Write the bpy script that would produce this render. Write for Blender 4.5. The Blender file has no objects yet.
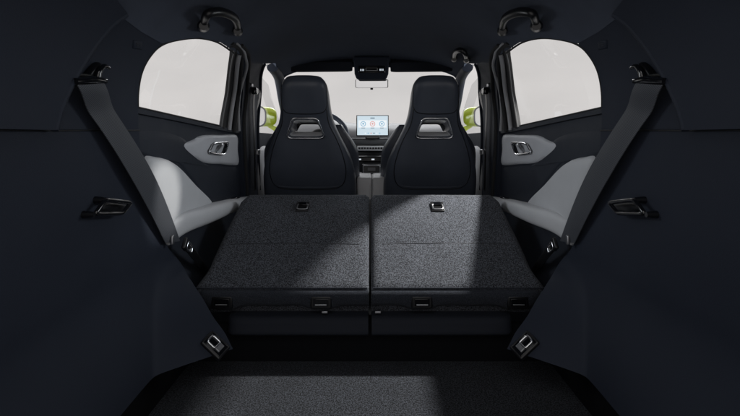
import bpy, bmesh, math, random
from mathutils import Vector, Matrix, noise as mnoise
random.seed(7)
S = bpy.context.scene
COL = S.collection

# ------------------------------------------------------------------ camera, world, lamps, exposure
F = 450.0; HOR = 135.0; CZ = 0.70
cam_d = bpy.data.cameras.new('camera'); cam = bpy.data.objects.new('camera', cam_d); COL.objects.link(cam)
cam.location = (0, 0, CZ); cam.rotation_euler = (math.radians(90), 0, 0)
cam_d.sensor_width = 36; cam_d.lens = F / 740 * 36; cam_d.shift_y = -(208 - HOR) / 740
cam_d.clip_start = 0.02; cam_d.clip_end = 200
S.camera = cam

W = bpy.data.worlds.new('World'); S.world = W; W.use_nodes = True
nt = W.node_tree; nt.nodes.clear()
wo = nt.nodes.new('ShaderNodeOutputWorld'); wb = nt.nodes.new('ShaderNodeBackground')
wn = nt.nodes.new('ShaderNodeTexNoise'); wr = nt.nodes.new('ShaderNodeValToRGB'); wt = nt.nodes.new('ShaderNodeTexCoord')
wm = nt.nodes.new('ShaderNodeMapping'); wm.inputs['Scale'].default_value = (1.5, 1.5, 4.0)
wn.inputs['Scale'].default_value = 1.6; wn.inputs['Detail'].default_value = 4
wr.color_ramp.elements[0].position = .3; wr.color_ramp.elements[0].color = (.64, .62, .615, 1)
wr.color_ramp.elements[1].position = .7; wr.color_ramp.elements[1].color = (.76, .73, .72, 1)
nt.links.new(wt.outputs['Generated'], wm.inputs['Vector']); nt.links.new(wm.outputs[0], wn.inputs['Vector'])
nt.links.new(wn.outputs['Fac'], wr.inputs[0]); nt.links.new(wr.outputs[0], wb.inputs[0]); nt.links.new(wb.outputs[0], wo.inputs[0])
wb.inputs[1].default_value = 1.0

def spot(name, loc, target, power, size_deg, radius, color=(1, .97, .93)):
    d = bpy.data.lights.new(name, 'SPOT'); o = bpy.data.objects.new(name, d); COL.objects.link(o)
    o.location = loc; d.energy = power; d.spot_size = math.radians(size_deg); d.spot_blend = .25
    d.shadow_soft_size = radius; d.color = color
    o.rotation_euler = (Vector(target) - Vector(loc)).to_track_quat('-Z', 'Y').to_euler()
    return o
spot('key_lamp', (1.35, 2.13, 1.88), (.1, 1.65, .25), 410, 58, .045)

spot('added_crescent_spot', (2.3, 2.32, 1.40), (-.69, 1.50, .485), 260, 4.6, .03)  # added unseen spot, throws the bright crescent on the wheel-side door padding
def fill_light(name, loc, target, power, w, h, color):
    d = bpy.data.lights.new(name, 'AREA'); o = bpy.data.objects.new(name, d); COL.objects.link(o)
    d.shape = 'RECTANGLE'; d.size = w; d.size_y = h; d.energy = power; d.color = color; o.location = loc
    o.rotation_euler = (Vector(target) - Vector(loc)).to_track_quat('-Z', 'Y').to_euler()
    return o
# unseen area lights added to brighten the cabin: both sides, boot and ahead
fill_light('fill_passenger_side', (2.4, 2.05, 1.3), (0, 1.9, .8), 52, 1.6, 1.2, (.88, .94, 1))
fill_light('fill_wheel_side', (-2.4, 2.05, 1.3), (0, 1.9, .8), 40, 1.6, 1.2, (.88, .94, 1))
fill_light('fill_boot', (0, -.45, 2.0), (0, 1.3, .1), 3, 1.3, .6, (.9, .95, 1))  # added above the boot opening to lift the wheel-arch pods
fill_light('fill_windscreen', (0, 4.9, 2.15), (0, 2.8, .8), 38, 1.8, 1.0, (.95, .97, 1))  # added ahead of the car to brighten dashboard and console

S.view_settings.view_transform = 'Standard'; S.view_settings.look = 'None'
S.view_settings.exposure = 0; S.view_settings.gamma = 1
S.cycles.use_denoising = True
S.cycles.max_bounces = 10; S.cycles.transparent_max_bounces = 12

# ------------------------------------------------------------------ materials
def mat(name, col, rough=.6, metal=0, spec=.5, bump=0, bscale=600, var=0, vscale=8, coat=0, emit=None, estr=0, sheen=0, bdist=.001):
    m = bpy.data.materials.new(name); m.use_nodes = True; t = m.node_tree
    b = t.nodes['Principled BSDF']
    b.inputs['Base Color'].default_value = (*col, 1); b.inputs['Roughness'].default_value = rough
    b.inputs['Metallic'].default_value = metal; b.inputs['Specular IOR Level'].default_value = spec
    b.inputs['Coat Weight'].default_value = coat
    if sheen: b.inputs['Sheen Weight'].default_value = sheen; b.inputs['Sheen Roughness'].default_value = .5
    if emit: b.inputs['Emission Color'].default_value = (*emit, 1); b.inputs['Emission Strength'].default_value = estr
    tc = t.nodes.new('ShaderNodeTexCoord')
    if var:
        n = t.nodes.new('ShaderNodeTexNoise'); n.inputs['Scale'].default_value = vscale; n.inputs['Detail'].default_value = 5
        t.links.new(tc.outputs['Object'], n.inputs['Vector'])
        r = t.nodes.new('ShaderNodeMapRange'); r.inputs[1].default_value = .3; r.inputs[2].default_value = .7
        r.inputs[3].default_value = 1 - var; r.inputs[4].default_value = 1 + var
        t.links.new(n.outputs['Fac'], r.inputs[0])
        mx = t.nodes.new('ShaderNodeVectorMath'); mx.operation = 'SCALE'; mx.inputs[0].default_value = col
        t.links.new(r.outputs[0], mx.inputs['Scale']); t.links.new(mx.outputs[0], b.inputs['Base Color'])
        r2 = t.nodes.new('ShaderNodeMapRange'); r2.inputs[1].default_value = .3; r2.inputs[2].default_value = .7
        r2.inputs[3].default_value = max(.02, rough - .06); r2.inputs[4].default_value = min(1, rough + .06)
        t.links.new(n.outputs['Fac'], r2.inputs[0]); t.links.new(r2.outputs[0], b.inputs['Roughness'])
    if bump:
        v = t.nodes.new('ShaderNodeTexVoronoi') if bscale < 0 else t.nodes.new('ShaderNodeTexNoise')
        v.inputs['Scale'].default_value = abs(bscale); t.links.new(tc.outputs['Object'], v.inputs['Vector'])
        bp = t.nodes.new('ShaderNodeBump'); bp.inputs['Strength'].default_value = bump; bp.inputs['Distance'].default_value = bdist
        t.links.new(v.outputs[0], bp.inputs['Height']); t.links.new(bp.outputs[0], b.inputs['Normal'])
    return m

M = {}
M['trim'] = mat('moulded_trim', (.020, .025, .038), .6, spec=.18, bump=.25, bscale=-420, var=.06, bdist=.0006)
M['trim_up'] = mat('upper_trim', (.021, .026, .039), .62, spec=.18, bump=.25, bscale=-420, var=.06, bdist=.0006)
M['lining'] = mat('headliner_fabric', (.060, .070, .094), .95, spec=.2, bump=.4, bscale=500, var=.08, vscale=14)
M['leather'] = mat('seat_leather', (.068, .080, .106), .36, bump=.3, bscale=-520, var=.08, bdist=.0007)
M['leather2'] = mat('seat_leather_side', (.060, .070, .094), .34, bump=.3, bscale=-520, var=.08, bdist=.0007)
M['door'] = mat('door_soft_trim', (.022, .0265, .037), .55, spec=.3, bump=.25, bscale=-420, var=.06, bdist=.0006)
M['grey'] = mat('grey_vinyl', (.50, .51, .54), .55, bump=.25, bscale=-420, var=.04, bdist=.0006)
M['grey2'] = mat('grey_padding', (.52, .53, .55), .6, bump=.25, bscale=-420, var=.04, bdist=.0006)
M['black'] = mat('black_plastic', (.006, .0065, .008), .35, var=.05)
M['gloss'] = mat('gloss_black', (.004, .0045, .006), .12, coat=.5)
M['rubber'] = mat('black_rubber', (.008, .008, .009), .7)
M['chrome'] = mat('satin_chrome', (.80, .81, .83), .18, metal=1, var=.04, vscale=30)
M['silver'] = mat('silver_paint', (.86, .87, .89), .28, metal=.2)
M['satin'] = mat('satin_metal', (.42, .43, .45), .34, metal=1)
M['sealgrey'] = mat('grey_seal', (.34, .345, .36), .45)
M['pale'] = mat('pale_console_vinyl', (.72, .725, .74), .5, bump=.25, bscale=-420, var=.04, bdist=.0006)
M['lime'] = mat('lime_paint', (.60, .74, .02), .3, coat=1)
M['mirror'] = mat('mirror_glass', (.92, .93, .94), .02, metal=1)
M['visor'] = mat('visor_cloth', (.016, .019, .027), .8, spec=.25, bump=.3, bscale=500)
M['dash'] = mat('dashboard_grain', (.13, .132, .138), .5, bump=.25, bscale=-420, var=.06, bdist=.0006)
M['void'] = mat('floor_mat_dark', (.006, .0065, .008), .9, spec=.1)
M['mark'] = mat('white_print', (.6, .6, .62), .6)
M['stitch'] = mat('seam_thread', (.022, .025, .032), .6)
M['screen'] = mat('screen_face', (.02, .02, .02), .2, emit=(.62, .74, .82), estr=.95)
M['ic_blue'] = mat('icon_blue', (.02, .02, .02), .3, emit=(.28, .52, .70), estr=.9)
M['ic_white'] = mat('icon_white', (.02, .02, .02), .3, emit=(.88, .93, .97), estr=.95)
M['ic_red'] = mat('icon_red', (.02, .02, .02), .3, emit=(.80, .42, .40), estr=.9)
M['ic_dark'] = mat('icon_dark', (.02, .02, .02), .3, emit=(.08, .14, .20), estr=.8)
M['led'] = mat('console_backlight', (.02, .02, .02), .3, emit=(.75, .82, .9), estr=.8)

def carpet_mat(name, lo, hi, scale):
    m = bpy.data.materials.new(name); m.use_nodes = True; t = m.node_tree; b = t.nodes['Principled BSDF']
    b.inputs['Roughness'].default_value = .95; b.inputs['Specular IOR Level'].default_value = .15
    b.inputs['Sheen Weight'].default_value = .04; b.inputs['Sheen Roughness'].default_value = .6
    tc = t.nodes.new('ShaderNodeTexCoord')
    n = t.nodes.new('ShaderNodeTexNoise'); n.inputs['Scale'].default_value = scale; n.inputs['Detail'].default_value = 2; n.inputs['Roughness'].default_value = .85
    n2 = t.nodes.new('ShaderNodeTexNoise'); n2.inputs['Scale'].default_value = 9; n2.inputs['Detail'].default_value = 4
    t.links.new(tc.outputs['Object'], n.inputs['Vector']); t.links.new(tc.outputs['Object'], n2.inputs['Vector'])
    r = t.nodes.new('ShaderNodeValToRGB'); e = r.color_ramp.elements
    e[0].position = .42; e[0].color = (*lo, 1); e[1].position = .60; e[1].color = (*hi, 1)
    t.links.new(n.outputs['Fac'], r.inputs[0])
    mr = t.nodes.new('ShaderNodeMapRange'); mr.inputs[1].default_value = .3; mr.inputs[2].default_value = .7; mr.inputs[3].default_value = .9; mr.inputs[4].default_value = 1.1
    t.links.new(n2.outputs['Fac'], mr.inputs[0])
    mx = t.nodes.new('ShaderNodeVectorMath'); mx.operation = 'SCALE'
    t.links.new(r.outputs[0], mx.inputs[0]); t.links.new(mr.outputs[0], mx.inputs['Scale']); t.links.new(mx.outputs[0], b.inputs['Base Color'])
    bp = t.nodes.new('ShaderNodeBump'); bp.inputs['Strength'].default_value = .9; bp.inputs['Distance'].default_value = .003
    t.links.new(n.outputs['Fac'], bp.inputs['Height']); t.links.new(bp.outputs[0], b.inputs['Normal'])
    return m
M['carpet'] = carpet_mat('seatback_carpet', (.008, .009, .012), (.118, .128, .150), 250)
M['bootcarpet'] = carpet_mat('boot_carpet', (.002, .0024, .0032), (.052, .058, .071), 220)
M['flap'] = carpet_mat('dark_felt', (.016, .019, .026), (.044, .050, .064), 400)

def webbing_mat():
    m = bpy.data.materials.new('belt_webbing'); m.use_nodes = True; t = m.node_tree; b = t.nodes['Principled BSDF']
    b.inputs['Roughness'].default_value = .55
    uv = t.nodes.new('ShaderNodeUVMap')
    mp = t.nodes.new('ShaderNodeMapping'); mp.inputs['Scale'].default_value = (1, 1, 1); t.links.new(uv.outputs[0], mp.inputs[0])
    c = t.nodes.new('ShaderNodeTexChecker'); c.inputs['Scale'].default_value = 1
    c.inputs['Color1'].default_value = (.024, .027, .034, 1); c.inputs['Color2'].default_value = (.085, .092, .108, 1)
    t.links.new(mp.outputs[0], c.inputs['Vector']); t.links.new(c.outputs[0], b.inputs['Base Color'])
    bp = t.nodes.new('ShaderNodeBump'); bp.inputs['Strength'].default_value = .5; bp.inputs['Distance'].default_value = .001
    t.links.new(c.outputs[1], bp.inputs['Height']); t.links.new(bp.outputs[0], b.inputs['Normal'])
    return m
M['web'] = webbing_mat()

def glass_mat():
    m = bpy.data.materials.new('window_glass'); m.use_nodes = True; t = m.node_tree; t.nodes.clear()
    o = t.nodes.new('ShaderNodeOutputMaterial'); mx = t.nodes.new('ShaderNodeMixShader')
    tr = t.nodes.new('ShaderNodeBsdfTransparent'); gl = t.nodes.new('ShaderNodeBsdfGlossy'); fr = t.nodes.new('ShaderNodeLayerWeight'); pw = t.nodes.new('ShaderNodeMath'); pw.operation = 'POWER'; pw.inputs[1].default_value = 4
    ml = t.nodes.new('ShaderNodeMath'); ml.operation = 'MULTIPLY_ADD'; ml.inputs[1].default_value = .5; ml.inputs[2].default_value = .03
    fr.inputs[0].default_value = .5; t.links.new(fr.outputs['Facing'], pw.inputs[0]); t.links.new(pw.outputs[0], ml.inputs[0])
    tr.inputs[0].default_value = (.97, .975, .97, 1); gl.inputs['Roughness'].default_value = .02
    t.links.new(ml.outputs[0], mx.inputs[0]); t.links.new(tr.outputs[0], mx.inputs[1]); t.links.new(gl.outputs[0], mx.inputs[2]); t.links.new(mx.outputs[0], o.inputs[0])
    return m
M['glass'] = glass_mat()

# ------------------------------------------------------------------ object helpers
def empty(name, loc, label, cat, group=None, kind=None):
    o = bpy.data.objects.new(name, None); COL.objects.link(o); o.location = loc; o.empty_display_size = .05
    o['label'] = label; o['category'] = cat
    if group: o['group'] = group
    o['kind'] = kind or 'thing'
    return o
def tag(o, label=None, cat=None, group=None, kind=None):
    if label: o['label'] = label
    if cat: o['category'] = cat
    if group: o['group'] = group
    if kind: o['kind'] = kind
    return o
def wloc(o):
    v = Vector((0, 0, 0))
    while o is not None: v += o.location; o = o.parent
    return v
def link(name, bm, m, parent=None, ang=40, smooth=True, recalc=True):
    if recalc: bmesh.ops.recalc_face_normals(bm, faces=bm.faces)
    me = bpy.data.meshes.new(name); bm.to_mesh(me); bm.free()
    o = bpy.data.objects.new(name, me); COL.objects.link(o); me.materials.append(m)
    if smooth and len(me.polygons):
        me.shade_smooth(); me.set_sharp_from_angle(angle=math.radians(ang))
    if parent:
        o.parent = parent; o.location = -wloc(parent)      # vertices are in world metres, textures too
    return o
def grid_bm(bm, P, close_u=False, close_v=False):
    n, k = len(P), len(P[0])
    V = [[bm.verts.new(p) for p in row] for row in P]
    for i in range(n if close_u else n - 1):
        for j in range(k if close_v else k - 1):
            a, b, c, d = V[i][j], V[(i + 1) % n][j], V[(i + 1) % n][(j + 1) % k], V[i][(j + 1) % k]
            try: bm.faces.new((a, b, c, d))
            except ValueError: pass
    return V
def thick(name, A, B, m, parent=None, ang=40):
    """closed shell between two matching point grids"""
    bm = bmesh.new(); a = grid_bm(bm, A); b = grid_bm(bm, B)
    n, k = len(A), len(A[0])
    ring = [(i, 0) for i in range(n)] + [(n - 1, j) for j in range(1, k)] + [(i, k - 1) for i in range(n - 2, -1, -1)] + [(0, j) for j in range(k - 2, 0, -1)]
    for q in range(len(ring)):
        (i, j), (p, r) = ring[q], ring[(q + 1) % len(ring)]
        bm.faces.new((a[i][j], a[p][r], b[p][r], b[i][j]))
    return link(name, bm, m, parent, ang)
def bev(o, w, seg=3, ang=35):
    b = o.modifiers.new('bevel', 'BEVEL'); b.width = w; b.segments = seg; b.limit_method = 'ANGLE'; b.angle_limit = math.radians(ang); b.harden_normals = False
    return o
def sub(o, n=2):
    s = o.modifiers.new('sub', 'SUBSURF'); s.levels = n; s.render_levels = n; return o
def catmull(pts, n=6, closed=False):
    pts = [Vector(p) for p in pts]; out = []; N = len(pts)
    for i in range(N if closed else N - 1):
        if closed: a, b, c, d = pts[i - 1], pts[i], pts[(i + 1) % N], pts[(i + 2) % N]
        else: a, b, c, d = pts[max(i - 1, 0)], pts[i], pts[i + 1], pts[min(i + 2, N - 1)]
        for k in range(n):
            t = k / n
            out.append(.5 * ((2 * b) + (c - a) * t + (2 * a - 5 * b + 4 * c - d) * t * t + (3 * b - a - 3 * c + d) * t ** 3))
    if not closed: out.append(pts[-1])
    return out
def tube_bm(bm, path, r, seg=10, closed=False, flat=1.0, up=None, caps=True):
    """sweep a circle (or ellipse: flat = ratio along `up`) along a path"""
    path = [Vector(p) for p in path]; N = len(path); rows = []
    rr = r if isinstance(r, (list, tuple)) else [r] * N
    prev = None
    for i in range(N):
        a = path[i - 1] if (i > 0 or closed) else path[i]; b = path[(i + 1) % N] if (i < N - 1 or closed) else path[i]
        t = (b - a).normalized()
        u = Vector(up) if up is not None else (prev if prev is not None else (Vector((0, 0, 1)) if abs(t.z) < .9 else Vector((1, 0, 0))))
        u = (u - t * u.dot(t)).normalized(); v = t.cross(u); prev = u
        rows.append([path[i] + (u * math.cos(q) * flat + v * math.sin(q)) * rr[i] for q in [2 * math.pi * k / seg for k in range(seg)]])
    V = grid_bm(bm, rows, close_u=closed, close_v=True)
    if caps and not closed:
        bm.faces.new(V[0]); bm.faces.new(V[-1][::-1])
    return bm
def tube(name, path, r, m, parent=None, **k):
    bm = bmesh.new(); tube_bm(bm, path, r, **k); return link(name, bm, m, parent, 50)
def box_bm(bm, c, size, mx=None):
    r = bmesh.ops.create_cube(bm, size=1)
    for v in r['verts']:
        p = Vector((v.co.x * size[0], v.co.y * size[1], v.co.z * size[2]))
        v.co = (mx @ p if mx else p) + Vector(c)
    return r['verts']
def box(name, c, size, m, parent=None, mx=None, bw=.004, seg=3):
    bm = bmesh.new(); box_bm(bm, c, size, mx); o = link(name, bm, m, parent, 30)
    if bw: bev(o, bw, seg)
    return o
def prism(name, ring, vec, m, parent=None, bw=.002, seg=2):
    """extrude a planar ring of points along vec"""
    bm = bmesh.new(); vec = Vector(vec); a = [bm.verts.new(p) for p in ring]; b = [bm.verts.new(Vector(p) + vec) for p in ring]
    bm.faces.new(a); bm.faces.new(b[::-1])
    for i in range(len(a)): bm.faces.new((a[i], b[i], b[(i + 1) % len(a)], a[(i + 1) % len(a)]))
    o = link(name, bm, m, parent, 35)
    if bw: bev(o, bw, seg)
    return o
def resample(pts, n):
    pts = [Vector(p) for p in pts]; L = [0]
    for a, b in zip(pts, pts[1:]): L.append(L[-1] + (b - a).length)
    out = []
    for k in range(n):
        t = L[-1] * k / (n - 1); i = 0
        while i < len(L) - 2 and L[i + 1] < t: i += 1
        s = (t - L[i]) / max(L[i + 1] - L[i], 1e-9); out.append(pts[i].lerp(pts[i + 1], s))
    return out

# ------------------------------------------------------------------ the cabin's cross-section (half width at depth D and height z)
def sstep(t): t = max(0., min(1., t)); return t * t * (3 - 2 * t)
POD = 0      # 1 while the boot trim is moulded: its wheel-arch pods stand into the boot
def zr(D): return 1.25 - (.07 * ((D - 1.9) / 1.08) ** 1.5 if D > 1.9 else 0)
def hw(D, z):
    if z > .72:
        q = min(1, (z - .72) / (zr(D) - .72)); e = 2.6 + 2.4 * sstep((D - 2.1) / .8); w = .69 * max(0, 1 - q ** e) ** (1 / 2.2)
    else: w = .69 - .10 * sstep((.30 - z) / .34)
    t = D - 1.225 - .85 * z; t = .5 * (t + math.sqrt(t * t + .00015))
    w -= min(.19, 1.25 * t) * (1 - sstep((z - .06) / .21)) * POD
    return w
def hit(px, py, s=-1, off=0):
    """where the line of sight of a photo pixel (given for the wheel side) meets the cabin wall -> (D, z)"""
    k = abs(370 - px) / F; a = .05; b = 6.
    for _ in range(60):
        D = (a + b) / 2; z = CZ + (HOR - py) / F * D
        if k * D - (hw(D, z) - off) > 0 or z > zr(D): b = D
        else: a = D
    return (D, CZ + (HOR - py) / F * D)
def hit3(px, py, s, off):
    k = abs(370 - px) / F; a = .05; b = 6.
    for _ in range(60):
        D = (a + b) / 2; z = CZ + (HOR - py) / F * D
        if k * D - (hw(D, z + off) - off) > 0 or z > zr(D) - off: b = D
        else: a = D
    return Vector((s * k * D, D, CZ + (HOR - py) / F * D))
def dz(p): return (p[1], p[2]) if p[0] == 'd' else hit(*p)
def wp(D, z, s, off=0):
    return Vector((s * (hw(D, z) - off), D, z))
def ruled(name, A, B, s, m, parent, n=24, k=24, off=0, th=.03, smoothA=True, ang=40):
    """moulded panel on the wall between two outline curves (photo pixels or ('d', D, z))"""
    def curve(C):
        P = [Vector((*dz(p), 0)) for p in C]
        if smoothA and len(P) > 2: P = catmull(P, 8)
        return resample(P, n)
    a, b = curve(A), curve(B); G, H = [], []
    for i in range(n):
        g, h = [], []
        for j in range(k):
            q = a[i].lerp(b[i], j / (k - 1)); g.append(wp(q.x, q.y, s, off)); h.append(wp(q.x, q.y, s, off - th))
        G.append(g); H.append(h)
    return thick(name, G, H, m, parent, ang)
def pad(name, outline, s, m, parent, h=.02, off=0, rings=10, p=3.0, n=6, closed_smooth=True):
    """cushioned panel: the outline lies on the wall, the middle stands proud by h"""
    O = [Vector((*dz(q), 0)) for q in outline]
    if closed_smooth: O = catmull(O, n, True)
    c = sum(O, Vector()) / len(O); bm = bmesh.new(); rows = []
    rows.append([wp(q.x, q.y, s, off - .01) for q in O])
    for r in range(rings):
        t = r / rings; row = []
        for q in O:
            x = c.lerp(q, 1 - t); hh = h * (1 - (1 - t) ** p) ** (1 / 2.)
            row.append(wp(x.x, x.y, s, off + hh))
        rows.append(row)
    V = grid_bm(bm, rows, close_v=True); cv = bm.verts.new(wp(c.x, c.y, s, off + h))
    L = V[-1]
    for i in range(len(L)): bm.faces.new((L[i], L[(i + 1) % len(L)], cv))
    bm.faces.new(V[0])
    return link(name, bm, m, parent, 60)
def wpath(pts, s, off=0, n=6, closed=False, smooth=True):
    P = [Vector((*dz(q), 0)) for q in pts]
    if smooth: P = catmull(P, n, closed)
    return [wp(q.x, q.y, s, off) for q in P]
def nrm(D, z, s):
    e = .01
    a = wp(D + e, z, s) - wp(D - e, z, s); b = wp(D, z + e, s) - wp(D, z - e, s)
    v = a.cross(b).normalized()
    return v if v.x * s < 0 else -v

SIDES = ((-1, 'wheel'), (1, 'pass'))
SN = {-1: 'steering-wheel side', 1: 'front-passenger side'}

# ------------------------------------------------------------------ setting: boot floor, cabin floor, roof lining
def sheet(name, x0, x1, y0, y1, z, m, parent=None, nx=2, ny=2, th=.02):
    A = [[Vector((x0 + (x1 - x0) * i / nx, y0 + (y1 - y0) * j / ny, z)) for j in range(ny + 1)] for i in range(nx + 1)]
    B = [[p - Vector((0, 0, th)) for p in r] for r in A]
    return thick(name, A, B, m, parent)
FZ = -.104
tag(sheet('floor', -.66, .66, .10, 1.62, FZ, M['bootcarpet'], nx=4, ny=4), 'dark speckled carpet on the sunken boot floor', kind='structure')
for s in (-1, 1):
    g = [[Vector((s * x, D, z)) for x, z in ((.635, FZ - .01), (.64, .04), (.73, .25))] for D in (.1, .6, 1.1, 1.62)]
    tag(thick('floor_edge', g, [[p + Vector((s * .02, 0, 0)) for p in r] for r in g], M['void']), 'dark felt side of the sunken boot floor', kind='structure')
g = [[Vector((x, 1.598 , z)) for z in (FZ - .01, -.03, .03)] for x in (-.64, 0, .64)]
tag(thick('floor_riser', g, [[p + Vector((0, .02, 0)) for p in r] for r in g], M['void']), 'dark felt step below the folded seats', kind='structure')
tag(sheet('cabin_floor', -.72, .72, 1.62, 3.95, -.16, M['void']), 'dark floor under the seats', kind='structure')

EDGE = [('d', .30, 1.06), ('d', .60, 1.04), ('d', .9, 1.0), (100, 0), (118, 14), (140, 31), (162, 43.5), (178, 39.5), (200, 37.5), (220, 42), (236, 52), (246, 60), (256, 64), (268, 63.5), (276, 63), ('d', 3.02, 1.075)]
ED = sorted(dz(p) for p in EDGE)
def edge_z(D):
    if D <= ED[0][0]: return ED[0][1]
    for a, b in zip(ED, ED[1:]):
        if D <= b[0]: return a[1] + (b[1] - a[1]) * (D - a[0]) / max(b[0] - a[0], 1e-6)
    return ED[-1][1]
ROOF0 = .72
def roof():
    nD, nS = 70, 40; A, B = [], []
    for i in range(nD):
        D = ROOF0 + (3.0 - ROOF0) * i / (nD - 1); e = edge_z(D); a, b = [], []
        x0 = hw(D, e)
        for s in (-1, 1):
            rng = range(nS) if s == -1 else range(nS - 2, -1, -1)
            for j in rng:
                t = j / (nS - 1)
                z = e + (zr(D) - e) * math.sin(t * math.pi / 2)
                x = hw(D, z) if j < nS - 1 else 0
                a.append(Vector((s * x, D, z))); b.append(Vector((s * (x + .03 * (1 if j < nS - 1 else 0)), D, z + .03)))
        A.append(a); B.append(b)
    return thick('ceiling', A, B, M['lining'])
tag(roof(), 'dark fabric headliner across the roof', kind='structure')

# ------------------------------------------------------------------ side trim of the boot
DP = [(45, 130), (51, 108), (66, 76), (88, 42), (104, 24), (118, 14)]       # edge of the tailgate pillar trim
FRONT = [(139, 131), (141, 155), (147, 185), (158, 225), (167, 246), (180, 262), (197, 290), (212, 315), (226, 335), (233, 349)]
def side_trim(s):
    global POD
    POD = 1
    t = empty('side_trim', (s * .68, 1.0, 0), 'dark moulded boot side trim on the ' + SN[s], 'side trim', 'boot side trims')
    fr = [dz(p) for p in FRONT] 
    back = [('d', .30, max(0, z) if i < len(fr) - 1 else 0) for i, (D, z) in enumerate(fr)]
    front = [('d', D, max(z, 0)) for D, z in fr]
    ruled('lower_panel', back, front, s, M['trim'], t, n=60, k=110, th=.04)
    ruled('quarter_panel', DP + [(124, 4)], [(139, 130), (139, 107), (139.5, 90), (145, 68), (152, 55.5), (162, 44), (170, 34)], s, M['trim_up'], t, n=46, k=30, off=-.002)
    dpb = [('d', .30, .712), ('d', .32, .78), ('d', .40, .88), ('d', .50, .98), ('d', .60, 1.05), ('d', .72, 1.09)]
    ruled('pillar_panel', DP, dpb, s, M['trim_up'], t, n=40, k=40, off=.026, th=.05)
    tube('panel_edge', wpath(DP, s, .018), .010, M['trim_up'], t, seg=10)
    tube('seam', wpath([('d', .3, .7105), (20, 130.4), (80, 130.4), (139, 130.4)], s, .0015), .0022, M['black'], t, seg=6)
    # weather strip round the tailgate opening
    tube('tailgate_seal', wpath([('d', .50, .01), ('d', .51, .30), ('d', .53, .60), ('d', .58, .78), ('d', .66, .90), ('d', .76, .98), ('d', .86, 1.05), ('d', .95, 1.12)], s, .02), .018, M['rubber'], t)
    # airbag mark on the quarter panel
    e = pad('airbag_emblem', [(133.5, 40), (142.5, 41.5), (142, 50), (133, 48.5)], s, M['trim_up'], t, h=.0025, rings=4, p=6, closed_smooth=False)
    for q in ((135.3, 43.3, 140.6, 44.0), (135.2, 45.6, 138.0, 46.0), (138.6, 46.0, 140.4, 46.3)):
        tube('emblem_mark', wpath([(q[0], q[1]), (q[2], q[3])], s, .003, smooth=False), .0009, M['stitch'], e, seg=6)
    # luggage loop
    lp = [(95, 214), (105.5, 199.5), (131, 202.5), (122, 213.5)]
    loop = [hit3(q.x, q.y, s, .024) for q in catmull2(lp, .16, 4)]
    h = tag(tube('luggage_loop', loop, .0058, M['gloss'], t, closed=True, seg=12), 'glossy black luggage loop')
    for q in ((94, 214.5), (105.5, 200)):
        a = hit3(*q, s, .026); b = Vector((s * (hw(a.y, a.z) + .005), a.y, a.z))
        tube('post', [b, b.lerp(a, .6), a], [.010, .0085, .0065], M['gloss'], h, seg=14)
    pad('backing', [(103, 202.5), (128, 205), (121, 211.5), (99, 212)], s, M['black'], h, h=.004, rings=4, p=6, n=2)
    # power socket / load eye on the wheel-arch pod
    D, z = dz((215, 346)); c = wp(D, z, s); n = nrm(D, z, s)
    up = Vector((0, 0, 1)); dirv = (wp(*dz((224, 355)), s) - wp(*dz((206, 338)), s)).normalized()
    y = n.cross(dirv).normalized(); mx = Matrix((dirv, y, n)).transposed()
    b = box('lashing_eye', c + n * .003, (.078, .052, .016), M['black'], t, mx, .006, 4); tag(b, 'black lashing-eye bezel with a silver ring')
    b2 = box('recess', c + n * .0105, (.064, .04, .004), M['gloss'], b, mx, .0015, 2)
    ring = [c + n * .0155 + dirv * x + y * w for x, w in catmull2([(-.026, -.012), (.006, -.012), (.006, .012), (-.026, .012)])]
    tube('ring', ring, .0032, M['chrome'], b, closed=True, seg=10)
    box('tongue', c + n * .014 + dirv * .015, (.016, .024, .005), M['satin'], b, mx, .0015, 2)
    POD = 0
    return t
def catmull2(pts, r=.25, n=5):
    """round the corners of a polygon, 2-D"""
    out = []; N = len(pts)
    for i in range(N):
        a, b, c = Vector(pts[i - 1]), Vector(pts[i]), Vector(pts[(i + 1) % N])
        p, q = b.lerp(a, r), b.lerp(c, r)
        for k in range(n + 1):
            t = k / n; out.append((1 - t) ** 2 * p + 2 * t * (1 - t) * b + t * t * q)
    return out

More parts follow.
